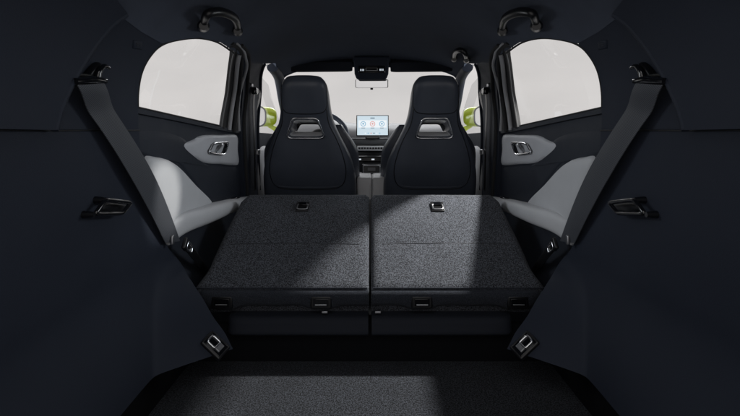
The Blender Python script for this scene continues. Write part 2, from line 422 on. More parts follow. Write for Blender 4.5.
# ------------------------------------------------------------------ rear doors
WIN = [(139, 107), (139.3, 92), (143, 72), (151, 56.5), (162, 45.5), (178, 40), (200, 38), (219, 42.5), (234.5, 53), (228, 92), (222, 126)]
def rear_door(s):
    t = empty('vehicle_door', (s * .7, 1.9, -.1), 'dark rear door with light grey armrest and padding on the ' + SN[s], 'car door', 'rear doors')
    ruled('door_panel', [(139, 107), (180, 116.5), (222, 126), (245, 131)], [('d', 1.64, -.12), ('d', 1.85, -.12), ('d', 2.2, -.12), ('d', 2.62, -.12)], s, M['door'], t, n=50, k=50, off=-.02, th=.05, smoothA=False)
    # soft upper roll under the window
    ruled('window_sill', [(139, 107.5), (180, 117), (222, 126.5), (244, 131.3)], [(139, 113), (180, 121), (222, 130), (244, 134)], s, M['door'], t, n=30, k=8, off=-.006, th=.03)
    tube('sill_seal', wpath([(139, 107), (180, 116.3), (222, 125.7)], s, -.008), .0035, M['rubber'], t)
    # recessed dark sweep line between grey inserts
    pad('trim_roll', [(141, 132), (168, 131), (190, 139), (203, 158), (222, 169), (243, 169), (243, 196), (214, 200), (199, 183), (186, 166), (173, 156.5), (160, 153.5), (146, 154)], s, M['door'], t, h=.005, off=-.021, rings=8, p=8, n=4)
    h = pad('handle_panel', [(188, 146), (197, 140), (207, 135.3), (224, 135), (240, 135.5), (241, 150), (241, 164.5), (224, 164), (210, 163), (200, 158)], s, M['grey'], t, h=.008, off=-.0165, rings=8, p=14, n=4)
    bz = [(208.5, 153), (214, 143), (229, 142), (224.5, 155)]
    P = [Vector((*dz(q), 0)) for q in bz]
    R = [Vector((*q, 0)) for q in catmull2([(p.x, p.y) for p in P], .22)]
    tube('handle_bezel', [wp(q.x, q.y, s, .0) for q in R], .0042, M['chrome'], h, closed=True, seg=8)
    c = sum(R, Vector()) / len(R); bm = bmesh.new(); rows = [[wp(c.x + (q.x - c.x) * k, c.y + (q.y - c.y) * k, s, o) for q in R] for k, o in ((1, -.006), (.97, -.003), (.8, -.008), (.3, -.012))]
    V = grid_bm(bm, rows, close_v=True); bm.faces.new(V[-1]); link('handle_cup', bm, M['gloss'], h)
    tube('release_lever', [wp(c.x - .035, c.y - .02, s, -.001), wp(c.x - .01, c.y + .008, s, .006), wp(c.x + .04, c.y + .018, s, .001)], [.004, .007, .004], M['satin'], h, seg=10)
    pad('grey_padding', [(150.5, 158), (160.6, 156.8), (173, 160), (184, 168.6), (198.4, 184.8), (214.5, 201.5), (214, 210), (198, 217), (180, 228), (172, 232), (164, 216), (155, 184)], s, M['grey2'], t, h=.022, off=-.018, rings=14, p=5, n=4)
    # armrest: swept shelf standing proud of the door
    top = [(168, 227), (180.5, 214.5), (198.4, 208), (216, 202.8), (234.4, 199), (249, 197)]
    P = [dz(q) for q in top]; P = resample(catmull([Vector((a, b, 0)) for a, b in P], 6), 30)
    rows = []
    for i, q in enumerate(P):
        u = i / 29; wdt = .085 * (math.sin(math.pi * min(1, u * 2.2 + .12) / 2)) * (1 - .45 * sstep((u - .55) / .45)); th = .075 * (1 - .45 * u)
        if i == 0: wdt *= .5
        prof = [(-.03, .0), (.3 * wdt, .006), (.75 * wdt, .004), (.95 * wdt, -.006), (wdt, -.022), (wdt * .97, -th * .7), (wdt * .82, -th), (.2 * wdt, -th * 1.05), (-.03, -th)]
        rows.append([Vector((s * (hw(q.x, q.y) + .015 - a), q.x, q.y + b)) for a, b in prof])
    bm = bmesh.new(); V = grid_bm(bm, rows, close_v=True); bm.faces.new(V[0]); bm.faces.new(V[-1][::-1])
    sub(link('armrest', bm, M['grey2'], t, 70), 1)
    D, z = dz((233, 198.5)); box('window_switch', Vector((s * (hw(D, z) - .012), D, z + .002)), (.028, .07, .012), M['gloss'], t, None, .004)
    # window and its frame
    W3 = catmull([Vector((*dz(q), 0)) for q in WIN[:9]], 6) + [Vector((*dz(q), 0)) for q in WIN[9:]]
    bm = bmesh.new(); c = sum(W3, Vector()) / len(W3)
    rows = [[wp(c.x + (q.x - c.x) * k, c.y + (q.y - c.y) * k, s, -.02) for q in W3] for k in (1.02, .8, .55, .3, .1)]
    V = grid_bm(bm, rows, close_v=True); bm.faces.new(V[-1]); link('window_pane', bm, M['glass'], t)
    tube('window_seal', [wp(q.x, q.y, s, -.004) for q in W3[:49]], .004, M['rubber'], t)
    def strip(name, pts, w, off, m): return tube(name, wpath(pts, s, off, 8), w, m, t, flat=.6, seg=8)
    ruled('window_frame', [(196, 33), (222, 40), (237, 52), (231.5, 92), (225.5, 128)], [(205, 27), (231, 34), (250, 55), (247, 92), (245, 134)], s, M['rubber'], t, n=30, k=6, off=-.012, th=.02)
    strip('glass_channel', [(230, 46.5), (236.5, 52), (230.5, 92), (224.5, 128)], .008, -.006, M['rubber'])
    strip('frame_trim', [(239.8, 55), (235, 92), (229.8, 130)], .010, -.002, M['sealgrey'])
    strip('frame_seal', [(232, 43), (241.5, 55), (239, 92), (234, 132)], .013, -.004, M['rubber'])
    strip('frame_edge', [(236, 43.5), (244.3, 56), (242.5, 80), (238.5, 131)], .0075, .004, M['sealgrey'])
    strip('body_seal', [(240, 45), (247.5, 58), (246, 90), (243, 132), (247, 205)], .012, .004, M['rubber'])
    return t

# ------------------------------------------------------------------ B-pillars with the front belts
def b_pillar(s):
    t = empty('b_pillar', (s * .69, 2.6, -.12), 'dark centre pillar with a front seat belt on the ' + SN[s], 'pillar', 'centre pillars')
    ruled('pillar_trim', [(244, 57), (243, 92), (241, 131), (244, 200), ('d', 2.5, -.13)], [(265, 64.5), (260, 92), (257.5, 131), (259, 200), ('d', 2.95, -.13)], s, M['trim_up'], t, n=40, k=14, off=.0, th=.05)
    tube('pillar_edge', wpath([(264, 64.5), (260, 92), (257.5, 131), (259, 190)], s, .004), .008, M['trim'], t)
    tube('belt_webbing', wpath([(251.5, 92), (251, 130), (252.5, 190)], s, .018), .02, M['black'], t, flat=.12, up=(1, 0, 0), seg=10)
    D, z = dz((251.5, 91)); box('belt_guide', wp(D, z, s, .02), (.03, .06, .04), M['gloss'], t, None, .01)
    D, z = dz((249.5, 85)); box('guide_bolt', wp(D, z, s, .012), (.012, .03, .02), M['satin'], t, None, .004)
    D, z = dz((253, 152)); box('belt_tongue', wp(D, z, s, .03), (.015, .06, .03), M['satin'], t, None, .004)
    return t
def a_pillar(s):
    t = empty('windscreen_pillar', (s * .66, 3.7, .7), 'slim dark windscreen pillar on the ' + SN[s], 'pillar', 'windscreen pillars')
    path = catmull([Vector((s * .585, 2.70, 1.105)), Vector((s * .60, 2.98, 1.07)), Vector((s * .635, 3.32, .92)), Vector((s * .665, 3.75, .72))], 8)
    tube('pillar_trim', path, .034, M['trim'], t, seg=12, flat=.8)
    tube('seal', [p + Vector((s * .03, 0, .012)) for p in path], .008, M['sealgrey'], t)
    return t
def front_door(s):
    t = empty('vehicle_door', (s * .7, 3.1, -.1), 'front door with pale lower panel on the ' + SN[s], 'car door', 'front doors')
    ruled('door_panel', [('d', 2.78, .715), ('d', 3.2, .71), ('d', 3.75, .70)], [('d', 2.78, -.12), ('d', 3.2, -.12), ('d', 3.75, -.12)], s, M['door'], t, n=16, k=16, off=0, th=.05)
    pad('grey_padding', [('d', 2.8, .60), ('d', 3.1, .62), ('d', 3.4, .6), ('d', 3.4, .35), ('d', 3.1, .3), ('d', 2.8, .3)], s, M['grey2'], t, h=.03)
    W3 = [('d', 2.74, .71), ('d', 2.72, 1.05), ('d', 2.95, 1.03), ('d', 3.3, .92), ('d', 3.72, .72)]
    bm = bmesh.new(); bm.faces.new([bm.verts.new(wp(p[1], p[2], s, -.02)) for p in W3]); link('window_pane', bm, M['glass'], t)
    return t
def side_mirror(s):
    t = empty('wing_mirror', (s * .70, 3.62, .72), 'lime green wing mirror outside the front door on the ' + SN[s], 'wing mirror', 'wing mirrors')
    c = Vector((s * .885, 3.42, .84)); hx, hy, hz = .10, .085, .078
    rows = []
    for k in range(13):
        a = k / 12; d = -.03 + a * .15; sc = (1 - max(0, a - .15) ** 2.2 / .85 ** 2.2) ** .5 if a > .15 else 1
        rows.append([c + Vector((-s * .075 * min(1, a * 2.2), 0, 0)) + Vector((s * (hx * sc * math.copysign(abs(math.cos(q)) ** .6, math.cos(q))), d, hz * sc * math.copysign(abs(math.sin(q)) ** .6, math.sin(q)))) for q in [2 * math.pi * j / 32 for j in range(32)]])
    bm = bmesh.new(); V = grid_bm(bm, rows, close_v=True); bm.faces.new(V[-1]) if False else None
    link('housing', bm, M['lime'], t)
    ring = [c + Vector((s * (hx * .99 * math.copysign(abs(math.cos(q)) ** .6, math.cos(q))), -.03, hz * .99 * math.copysign(abs(math.sin(q)) ** .6, math.sin(q)))) for q in [2 * math.pi * j / 32 for j in range(32)]]
    tube('rim', ring, .006, M['rubber'], t, closed=True, seg=8)
    bm = bmesh.new(); bm.faces.new([bm.verts.new(c + (p - c) * .97 + Vector((0, .004, 0))) for p in ring]); link('glass', bm, M['mirror'], t)
    prism('arm', [Vector((s * .69, 3.46, .70)), Vector((s * .80, 3.45, .77)), Vector((s * .82, 3.45, .80)), Vector((s * .69, 3.46, .755))], (0, .10, 0), M['lime'], t, .01)
    return t

# ------------------------------------------------------------------ rear seat belts
def rear_belt(s):
    t = empty('rear_seat_belt', (s * .66, 1.05, .5), 'grey woven rear seat belt hanging over the trim on the ' + SN[s], 'seat belt', 'rear seat belts')
    L = [(62, 85), (92, 130), (126, 186), (161, 243)]; R = [(90, 83), (111, 118), (146, 178), (176, 241)]
    def cv(C): return resample(catmull([Vector((*dz(q), 0)) for q in C], 8), 60)
    l, r = cv(L), cv(R); NU = 9; A, B = [], []
    for i in range(60):
        u = i / 59; lift = .035 - .02 * sstep(u / .15) + .014 * math.sin(u * math.pi)
        A.append([wp(l[i].lerp(r[i], j / (NU - 1)).x, l[i].lerp(r[i], j / (NU - 1)).y, s, lift + .004 * math.sin(math.pi * j / (NU - 1))) for j in range(NU)])
        B.append([p + Vector((s * .0022, 0, 0)) for p in A[-1]])
    o = thick('webbing', A, B, M['web'], t)
    me = o.data; uv = me.uv_layers.new(name='UVMap'); nv = 60 * NU
    for poly in me.polygons:
        for li in poly.loop_indices:
            vi = me.loops[li].vertex_index % nv; uv.data[li].uv = ((vi % NU) / (NU - 1) * 26, (vi // NU) / 59 * 270)
    # guide: shield-shaped bezel and slot
    pad('guide_bezel', [(60, 82), (66, 72), (80, 76), (90, 66), (96, 62), (100, 64), (99, 72), (95, 82), (92, 88), (76, 86)], s, M['black'], t, h=.014, off=.002, rings=8, p=5, n=5)
    D0, z0 = dz((62, 81)); D1, z1 = dz((93, 81))
    tube('guide_slot', [wp(D0, z0, s, .03), wp((D0 + D1) / 2, (z0 + z1) / 2 + .004, s, .036), wp(D1, z1, s, .03)], [.007, .009, .007], M['gloss'], t, seg=12)
    tube('guide_horn', wpath([(88, 82), (90, 72), (95, 66), (100, 68)], s, .022), [.008 - .0002 * i for i in range(19)], M['gloss'], t, seg=12)
    # tongue and anchor at the lower end
    q = dz((178, 247)); c = wp(q[0], q[1], s, .035)
    dirv = (wp(*dz((184, 252)), s) - wp(*dz((172, 238)), s)).normalized(); n = nrm(q[0], q[1], s); y = n.cross(dirv).normalized(); mx = Matrix((dirv, y, n)).transposed()
    ring = [c + dirv * a + y * b + n * .004 for a, b in catmull2([(-.018, -.014), (.03, -.012), (.03, .012), (-.018, .014)])]
    tube('tongue', ring, .004, M['chrome'], t, closed=True, seg=8)
    box('tongue_grip', c - dirv * .024, (.03, .044, .014), M['black'], t, mx, .005)
    q = dz((165, 240)); box('anchor_clip', wp(q[0], q[1], s, .024), (.010, .014, .032), M['satin'], t, None, .003)
    tube('lower_webbing', [c + dirv * .0, c + dirv * .08, c + dirv * .2 + Vector((0, .05, -.05))], .02, M['black'], t, flat=.15, up=tuple(n), seg=10)
    return t

# ------------------------------------------------------------------ folded rear seatbacks
D_LIP, Z_LIP, SLOPE, D_TOP = 1.58, .156, .527, 2.10
def seatback(s):
    nm = SN[s]
    t = empty('folded_rear_seatback', (s * .3, D_LIP, -.1), 'folded rear seatback with speckled carpet back on the ' + nm, 'rear seat', 'folded rear seatbacks')
    nu, nv = 34, 44; ax = Vector((0, 1, SLOPE)).normalized(); nn = Vector((0, -SLOPE, 1)).normalized(); Lg = (D_TOP - D_LIP) / ax.y
    def xe(v):   # outer edge along the length
        return .597 + .028 * (1 - sstep(v / .22)) - .02 * sstep((v - .9) / .1) + .006 * math.sin(v * 5)
    A, B = [], []
    for i in range(nu + 1):
        a, b = [], []; u = i / nu
        for j in range(nv + 1):
            v = j / nv
            x = .0035 + (xe(v) - .0035) * u
            eu = min(u * xe(v), (1 - u) * xe(v)); ev = min(v * Lg, (1 - v) * Lg)
            h = -.016 * (max(0, 1 - eu / .018)) ** 2 - .016 * max(0, 1 - ev / .022) ** 2
            h += .008 * math.sin(math.pi * u) * math.sin(math.pi * v)
            # soft waviness and the stitched crease across the panel
            h -= .004 * math.exp(-((v - .40) / .012) ** 2) * (1 if .06 < u < .93 else 0)
            h += .0022 * mnoise.noise(Vector((x * 7 * s, v * 5, s * 3.1)))
            p = Vector((s * x, D_LIP, Z_LIP)) + ax * (v * Lg) + nn * h
            a.append(p); b.append(p - nn * (.095 + .02 * math.sin(math.pi * v)))
        A.append(a); B.append(b)
    o = thick('carpet_panel', A, B, M['carpet'], t, 60)
    tag(o, 'speckled dark grey carpet panel')
    # stitched line
    q = lambda u, v, h: Vector((s * (.0035 + (xe(v) - .0035) * u), D_LIP, Z_LIP)) + ax * (v * Lg) + nn * h
    tube('seam', [q(.05 + .89 * k / 24, .40, .0076 * math.sin(math.pi * (.05 + .89 * k / 24)) - .0012) for k in range(25)], .0014, M['stitch'], o, seg=6)
    tube('piping', [q(.01 + .98 * k / 24, .018, -.003) for k in range(25)], .003, M['flap'], o, seg=6)
    # release catch in a recess near the top
    uc = (abs((302 if s < 0 else 438) - 370) / F * 1.985) / .6
    c = q(uc, .80, .009); mx = Matrix((Vector((s, 0, 0)) * s, ax, nn)).transposed()
    k = box('release_catch', c, (.058, .066, .006), M['black'], t, mx, .003); tag(k, 'small catch in a dark recess')
    tube('loop', [c + Vector((x, 0, 0)) + ax * y + nn * .005 for x, y in catmull2([(-.022, -.024), (.022, -.024), (.022, .012), (-.022, .012)])], .003, M['satin'], k, closed=True, seg=8)
    box('lever', c + ax * .012 + nn * .006, (.034, .022, .006), M['gloss'], k, mx, .002)
    # hanging lip with wavy lower edge
    rows = []
    xs = [.006 + (.622 - .006) * i / 48 for i in range(49)]
    cent = [abs(p - 370) / F * 1.58 for p in ((222, 321) if s < 0 else (422, 518))]
    for x in xs:
        wav = .012 * min(1, sum(math.exp(-((x - c0) / .055) ** 4) for c0 in cent))
        lowz = .082 + .010 - wav + .004 * mnoise.noise(Vector((x * 9, s, 0)))
        rr = [(1.590, .154), (1.578, .146), (1.5765, .130), (1.582, .11), (1.59, lowz + .008), (1.600, lowz), (1.66, lowz + .004), (1.66, .15)]
        cl = .05 * max(0, (x - .585) / .037) ** 2
        rows.append([Vector((s * x, D + cl, z)) for D, z in rr])
    bm = bmesh.new(); V = grid_bm(bm, rows, close_v=True); bm.faces.new(V[0]); bm.faces.new(V[-1][::-1])
    lip = link('lower_lip', bm, M['flap'], t, 60)
    for c0 in cent:
        a = box('anchor_slot', Vector((s * c0, 1.583, .113)), (.074, .014, .044), M['black'], t, None, .005)
        box('slot_opening', Vector((s * c0, 1.5755, .113)), (.052, .004, .026), M['gloss'], a, None, .001)
        tube('slot_bar', [Vector((s * c0 - .02, 1.572, .106)), Vector((s * c0 + .02, 1.572, .106))], .0022, M['satin'], a, seg=8)
    if s > 0:
        box('hinge_cap', Vector((.607, 1.585, .115)), (.012, .03, .05), M['satin'], t, None, .005)
    cx = 46 / F * 1.58 if s > 0 else 8 / F * 1.6
    box('hinge_tab', Vector((s * (.16 if s < 0 else .028), 1.59, .074)), (.022, .01, .008), M['satin'], t, None, .002)
    return t
def seat_base(s):
    rows = []
    for i in range(41):
        x = .006 + (.50 - .006) * i / 40; e = .02 * max(0, (x - .47) / .03) ** 2; w = .003 * mnoise.noise(Vector((x * 6, s * 2, 1)))
        rr = [(1.66, .062), (1.59, .062 + w), (1.572, .056 + w), (1.566, .040), (1.562, .020), (1.558, .012), (1.562, .004), (1.60, .003), (1.66, .003)]
        rows.append([Vector((s * x, D + e, z)) for D, z in rr])
    bm = bmesh.new(); V = grid_bm(bm, rows, close_v=True); bm.faces.new(V[0]); bm.faces.new(V[-1][::-1])
    o = link('seat_base_flap', bm, M['visor'], None, 70)
    return tag(o, 'dark flap closing the gap under the folded seatback on the ' + SN[s], 'seat flap', 'flaps under the folded seats', 'thing')

# ------------------------------------------------------------------ front seats
def interp(tab, x):
    if x <= tab[0][0]: return tab[0][1]
    for (a, b), (c, d) in zip(tab, tab[1:]):
        if x <= c:
            t = (x - a) / (c - a); return b + (d - b) * t
    return tab[-1][1]
HW = [(.10, .245), (.2, .268), (.37, .273), (.46, .268), (.54, .252), (.60, .232), (.66, .202), (.72, .170), (.78, .146), (.84, .135), (.90, .130), (.95, .125), (1.02, .106)]
def sd(z): return 2.6 - (z - .37) * .4375
def front_seat(s, what):
    X = s * .35
    t = empty('bucket_seat', (X, 2.75, -.1), 'dark leather front seat with silver-framed headrest opening, ' + what, 'car seat', 'front seats')
    zs = [.10 + .900 * i / 70 for i in range(71)]; NR = 48
    def ring(z, k=1., dd=0):
        h = sum(interp(HW, z + e) for e in (-.04, -.02, 0, .02, .04)) / 5; th = .075 if z > .8 else .075 + .03 * sstep((.8 - z) / .3)
        if z > .94: e = (z - .94) / .06; h *= (1 - .13 * e ** 4); th *= (1 - .32 * e ** 2.5)
        out = []
        for j in range(NR):
            q = 2 * math.pi * j / NR; cx, cy = math.cos(q), math.sin(q); n = 2 / 3.6
            x = h * k * math.copysign(abs(cx) ** n, cx); y = th * k * math.copysign(abs(cy) ** n, cy)
            # rear face: gentle hollow in the middle, raised outer rolls
            if cy < 0 and z < .78: y += .012 * math.cos(min(1, abs(x) / (h * .8)) * math.pi / 2) * sstep((.78 - z) / .1)
            if cy < 0 and z > .80: y -= .006 * (1 - (x / h) ** 2)
            out.append(Vector((X + x, sd(z) + .075 + y + dd, z)))
        return out
    rows = [ring(z) for z in zs]; top = rows[-1]
    c = sum(top, Vector()) / NR
    for k, dzz in ((.93, .006), (.8, .011), (.5, .015), (.2, .016)): rows.append([c + (p - c) * k + Vector((0, -.4 * dzz, dzz)) for p in top])
    bm = bmesh.new(); V = grid_bm(bm, rows, close_v=True); bm.faces.new(V[0]); bm.faces.new(V[-1][::-1])
    body = link('backrest', bm, M['leather'], t, 80)
    # opening through the headrest neck
    def yb(z): return sd(z)      # rear face depth
    def trap(kx, kz, d, sh=0, zc=.737):
        pts = [(-.067, .054), (.067, .054), (.105, -.054), (-.105, -.054)]
        return [Vector((X + x * kx, yb(zc + z * kz) + d, zc + z * kz + sh)) for x, z in catmull2(pts, .17, 5)]
    cut = bmesh.new(); a = trap(.98, .96, -.1); b = trap(.70, .34, .30)
    VV = grid_bm(cut, [a, b], close_v=True); cut.faces.new(VV[0]); cut.faces.new(VV[1][::-1])
    co = link('cutter', cut, M['black'])
    md = body.modifiers.new('b', 'BOOLEAN'); md.object = co; md.operation = 'DIFFERENCE'; md.solver = 'EXACT'
    dg = bpy.context.evaluated_depsgraph_get(); dg.update()
    # cutter and body share world space once the parent offsets are applied
    me = bpy.data.meshes.new_from_object(body.evaluated_get(dg)); body.modifiers.clear(); body.data = me
    me.shade_smooth(); me.set_sharp_from_angle(angle=math.radians(45))
    bpy.data.objects.remove(co)
    # silver frame: flared ring, thin on top and wide at the lower lip
    def fr(*a): return trap(*a)
    rows = []
    prof = [(1.04, 1.055, .004), (1.036, 1.048, -.006), (1.0, .99, -.0085), (.965, .93, -.003), (.92, .80, .02, .007), (.84, .62, .06, .014)]
    rows = [fr(*p) for p in prof]
    bm = bmesh.new(); grid_bm(bm, rows, close_v=True)
    f = link('opening_frame', bm, M['silver'], t, 50); tag(f, 'silver trapezoid frame of the headrest opening')
    tube('frame_bead', trap(1.0, 1.0, -.008), .0055, M['chrome'], f, closed=True, seg=12)
    rows = [fr(.84, .62, .06, .014), fr(.78, .50, .12, .006), fr(.74, .42, .17, .002)]
    bm = bmesh.new(); grid_bm(bm, rows, close_v=True); link('opening_sleeve', bm, M['gloss'], f, 50)
    # bolsters standing proud at the front of the shoulders
    for q in (-1, 1):
        rows = []
        for i in range(25):
            u = i / 24; z = .18 + .58 * u; r = math.sin(math.pi * min(1, max(0.02, u * .96 + .02))) ** .45
            cx = .215 - .05 * sstep((u - .72) / .28); rx = .072 * r; ry = .085 * r
            rows.append([Vector((X + q * (cx + rx * math.copysign(abs(math.cos(a)) ** .8, math.cos(a))), sd(z) + .19 + ry * math.sin(a), z)) for a in [2 * math.pi * j / 20 for j in range(20)]])
        bm = bmesh.new(); V = grid_bm(bm, rows, close_v=True); bm.faces.new(V[0]); bm.faces.new(V[-1][::-1]); link('bolster', bm, M['leather2'], t, 70)
    # stitched seams on the rear face
    def rear(x, z, d=-.001):
        h = sum(interp(HW, z + e) for e in (-.04, -.02, 0, .02, .04)) / 5; th = .075 if z > .8 else .075 + .03 * sstep((.8 - z) / .3)
        if z > .94: e = (z - .94) / .06; h *= (1 - .13 * e ** 4); th *= (1 - .32 * e ** 2.5)
        r = min(.999, abs(x) / h); y = -th * (1 - r ** 3.6) ** (1 / 3.6)
        if z < .78: y += .012 * math.cos(min(1, abs(x) / (h * .8)) * math.pi / 2) * sstep((.78 - z) / .1)
        if z > .80: y -= .006 * (1 - r ** 2)
        return Vector((X + x, sd(z) + .075 + y + d, z))
    def seam(pts, r=.0022, m='black', name='seam'):
        P = catmull([Vector((a, b, 0)) for a, b in pts], 10); tube(name, [rear(p.x, p.y) for p in P], r, M[m], t, seg=6)
    seam([(-.118, .965), (-.122, .90), (-.118, .85), (-.09, .818), (0, .812), (.09, .818), (.118, .85), (.122, .90), (.118, .965)])
    for q in (-1, 1):
        seam([(q * .118, .838), (q * .128, .76), (q * .165, .68), (q * .195, .60), (q * .215, .50), (q * .20, .425), (q * .16, .395)])
    seam([(-.16, .395), (-.08, .388), (.08, .388), (.16, .395)])
    # lower back panel edge, a rolled pocket hem
    seam([(-.17, .41), (-.1, .402), (.1, .402), (.17, .41)], .004, 'leather2', 'hem')
    # side rolls catch the light along the outer edge
    cu = box('seat_cushion', Vector((X, 2.98, .22)), (.50, .52, .16), M['leather'], t, None, .05, 5)
    box('seat_rail', Vector((X, 2.95, .02)), (.40, .5, .22), M['black'], t, None, .02)
    return t

# ------------------------------------------------------------------ dashboard, screen, console, wheel
def dashboard():
    t = empty('dashboard', (0, 3.5, .3), 'dark dashboard running beneath the windscreen', 'dashboard')
    rows = []
    for i in range(61):
        x = -.67 + 1.34 * i / 60; b = .02 * math.exp(-((x + .37) / .17) ** 4) * 2.0; c = .05 * (abs(x) / .67) ** 2
        pr = [(3.85, .74), (3.72, .785 - c * .5 + b * .5), (3.55, .80 - c * .4 + b), (3.38, .785 - c * .3 + b), (3.27, .745), (3.22, .70), (3.20, .655), (3.22, .62), (3.25, .60), (3.24, .57), (3.28, .50), (3.40, .36), (3.55, .2), (3.85, .1)]
        rows.append([Vector((x, D + .06 * (abs(x) / .67) ** 2, z)) for D, z in pr])
    bm = bmesh.new(); V = grid_bm(bm, rows, close_v=True); bm.faces.new(V[0]); bm.faces.new(V[-1][::-1])
    sub(link('dash_top', bm, M['dash'], t, 80), 1)
    # pale vent band and dark shelf in the middle
    box('vent_band', Vector((.025, 3.20, .605)), (.25, .05, .052), M['black'], t, None, .01)
    vb = box('vent_strip', Vector((.022, 3.172, .606)), (.225, .012, .036), M['pale'], t, None, .006)
    for k in range(11): box('vent_slat', Vector((-.075 + .0195 * k, 3.1655, .607)), (.0135, .004, .012), M['black'], vb, None, .001, 1)
    box('lower_shelf', Vector((.02, 3.13, .535)), (.235, .16, .045), M['black'], t, None, .012)
    for x in (-.07, .02, .105): box('shelf_button', Vector((x, 3.048, .535)), (.02, .006, .009), M['led'], t, None, .001, 1)
    for sx in (-1, 1):
        for x0 in (.50,): 
            v = box('air_vent', Vector((sx * x0, 3.24, .655)), (.16, .03, .05), M['gloss'], t, None, .008)
            for k in range(3): box('vent_slat', Vector((sx * x0, 3.223, .642 + .013 * k)), (.14, .004, .003), M['satin'], v, None, .001, 1)
    tube('trim_line', [Vector((-.6 + 1.2 * k / 20, 3.206 + .06 * (abs(-.6 + 1.2 * k / 20) / .67) ** 2, .675)) for k in range(21)], .004, M['satin'], t, seg=8)
    return t
def touchscreen():
    c = Vector((.0175, 3.10, .700 + (135 - 125.6) / F * 3.10)); w, h = 32.6 / F * 3.1, 21.4 / F * 3.1
    t = empty('touchscreen', (c.x, 3.15, c.z - h / 2), 'lit tablet touchscreen standing on the dashboard', 'touchscreen')
    box('casing', c + Vector((0, .012, 0)), (w, .022, h), M['gloss'], t, None, .006, 4)
    f = box('display', c + Vector((0, -.0005, .001)), (w * .94, .006, h * .90), M['screen'], t, None, .001, 1)
    y = c.y - .0045
    def disc(name, x, z, r, m, rz=None, y0=y):
        bm = bmesh.new(); bmesh.ops.create_circle(bm, cap_ends=True, segments=28, radius=r)
        for v in bm.verts: v.co = Vector((c.x + x + v.co.x, y0, c.z + z + v.co.y * (rz or 1)))
        return link(name, bm, M[m], f, smooth=False, recalc=False)
    box('wallpaper', Vector((c.x, y + .001, c.z + .012)), (w * .86, .001, h * .34), M['ic_white'], f, None, 0)
    for x, m in ((-.064, 'ic_blue'), (0, 'ic_red'), (.064, 'ic_blue')):
        disc('icon', x, .012, .0185, m, y0=y - .0004); disc('icon_disc', x, .012, .0135, 'ic_white', y0=y - .0008)
        disc('icon_glyph', x, .013, .0068, 'ic_red' if m == 'ic_red' else 'ic_blue', y0=y - .0012)
        box('caption', Vector((c.x + x, y - .0005, c.z - .016)), (.026, .001, .0035), M['ic_dark'], f, None, 0)
    for k in range(6): disc('app_dot', -.05 + .02 * k, -.052, .0042, ('ic_white', 'ic_blue', 'ic_red', 'ic_dark', 'ic_white', 'ic_blue')[k], y0=y - .0004)
    box('clock_text', Vector((c.x, y - .0004, c.z + .052)), (.03, .001, .006), M['ic_dark'], f, None, 0)
    box('stand', c + Vector((0, .05, -h / 2 - .005)), (.10, .10, .03), M['gloss'], t, None, .008)
    return t
def console():
    t = empty('centre_console', (.012, 2.9, -.12), 'pale grey centre console with a dark storage tray between the front seats', 'console')
    for sx in (-1, 1):
        b = box('console_lid', Vector((.012 + sx * .0455, 2.86, .37)), (.088, .40, .16), M['pale'], t, None, .014, 4)
    box('console_body', Vector((.012, 3.0, .10)), (.17, .72, .44), M['dash'], t, None, .02)
    b = box('storage_tray', Vector((.010, 3.02, .475)), (.128, .11, .062), M['black'], t, None, .006)
    tube('tray_rim', [Vector((.010 + x, 2.962, .475 + z)) for x, z in catmull2([(-.056, -.024), (.056, -.024), (.056, .024), (-.056, .024)], .12)], .0022, M['satin'], b, closed=True, seg=8)
    box('tray_lid', Vector((.010, 2.962, .475)), (.05, .006, .022), M['dash'], b, None, .002)
    return t
def wheel():
    c = Vector(((319 - 370) / F * 2.95, 2.98, CZ - (138.5 - HOR) / F * 2.95)); tilt = math.radians(24)
    t = empty('steering_wheel', tuple(c), 'black leather steering wheel behind a front seat', 'steering wheel')
    u = Vector((1, 0, 0)); v = Vector((0, math.sin(tilt), math.cos(tilt))); n = u.cross(v)
    R = .183
    ring = []
    for k in range(56):
        a = 2 * math.pi * k / 56; rr = R * (1 - .10 * max(0, -math.sin(a)) ** 4); ring.append(c + u * math.cos(a) * rr + v * math.sin(a) * rr)
    tube('rim', ring, .0165, M['leather2'], t, closed=True, seg=14)
    for a in (0, math.pi, -math.pi / 2):
        tube('spoke', [c + (u * math.cos(a) + v * math.sin(a)) * r for r in (.04, .1, .175)], [.03, .02, .016], M['gloss'], t, flat=.4, up=tuple(n), seg=12)
    bm = bmesh.new(); tube_bm(bm, [c - n * .03, c + n * .0, c + n * .02, c + n * .03], [.06, .068, .062, .045], seg=28); link('hub', bm, M['black'], t)
    tube('column', [c - n * .02, c - n * .3], .045, M['black'], t, seg=16) if n.y < 0 else tube('column', [c + n * .02, c + n * .3], .045, M['black'], t, seg=16)
    return t

# ------------------------------------------------------------------ things on the roof
def visor(s):
    D = 2.86; x0, x1 = (291, 352.5) if s < 0 else (390.5, 452.5)
    X0, X1 = (x0 - 370) / F * D, (x1 - 370) / F * D
    t = empty('sun_visor', ((X0 + X1) / 2, D, 1.13), 'folded dark sun visor above the windscreen on the ' + SN[s], 'sun visor', 'sun visors')
    zc = CZ + (HOR - 67) / F * D
    ring = [Vector((x, D, z)) for x, z in catmull2([(X0, zc - .034), (X1, zc - .030), (X1, zc + .034), (X0 + .0, zc + .030)], .12, 5)]
    b = prism('visor_blade', ring, (0, .035, .03), M['visor'], t, .012, 4)
    for x in (X0 + .03, X1 - .03): tube('visor_hinge', [Vector((x, D + .01, zc + .02)), Vector((x, D + .03, zc + .07))], .008, M['black'], t)
    tube('visor_seam', [p + Vector((0, -.0005, 0)) for p in [Vector((X0 + (X1 - X0) * k / 10, D, zc - .022)) for k in range(11)][1:-1]], .0014, M['black'], b, seg=6)
    return t
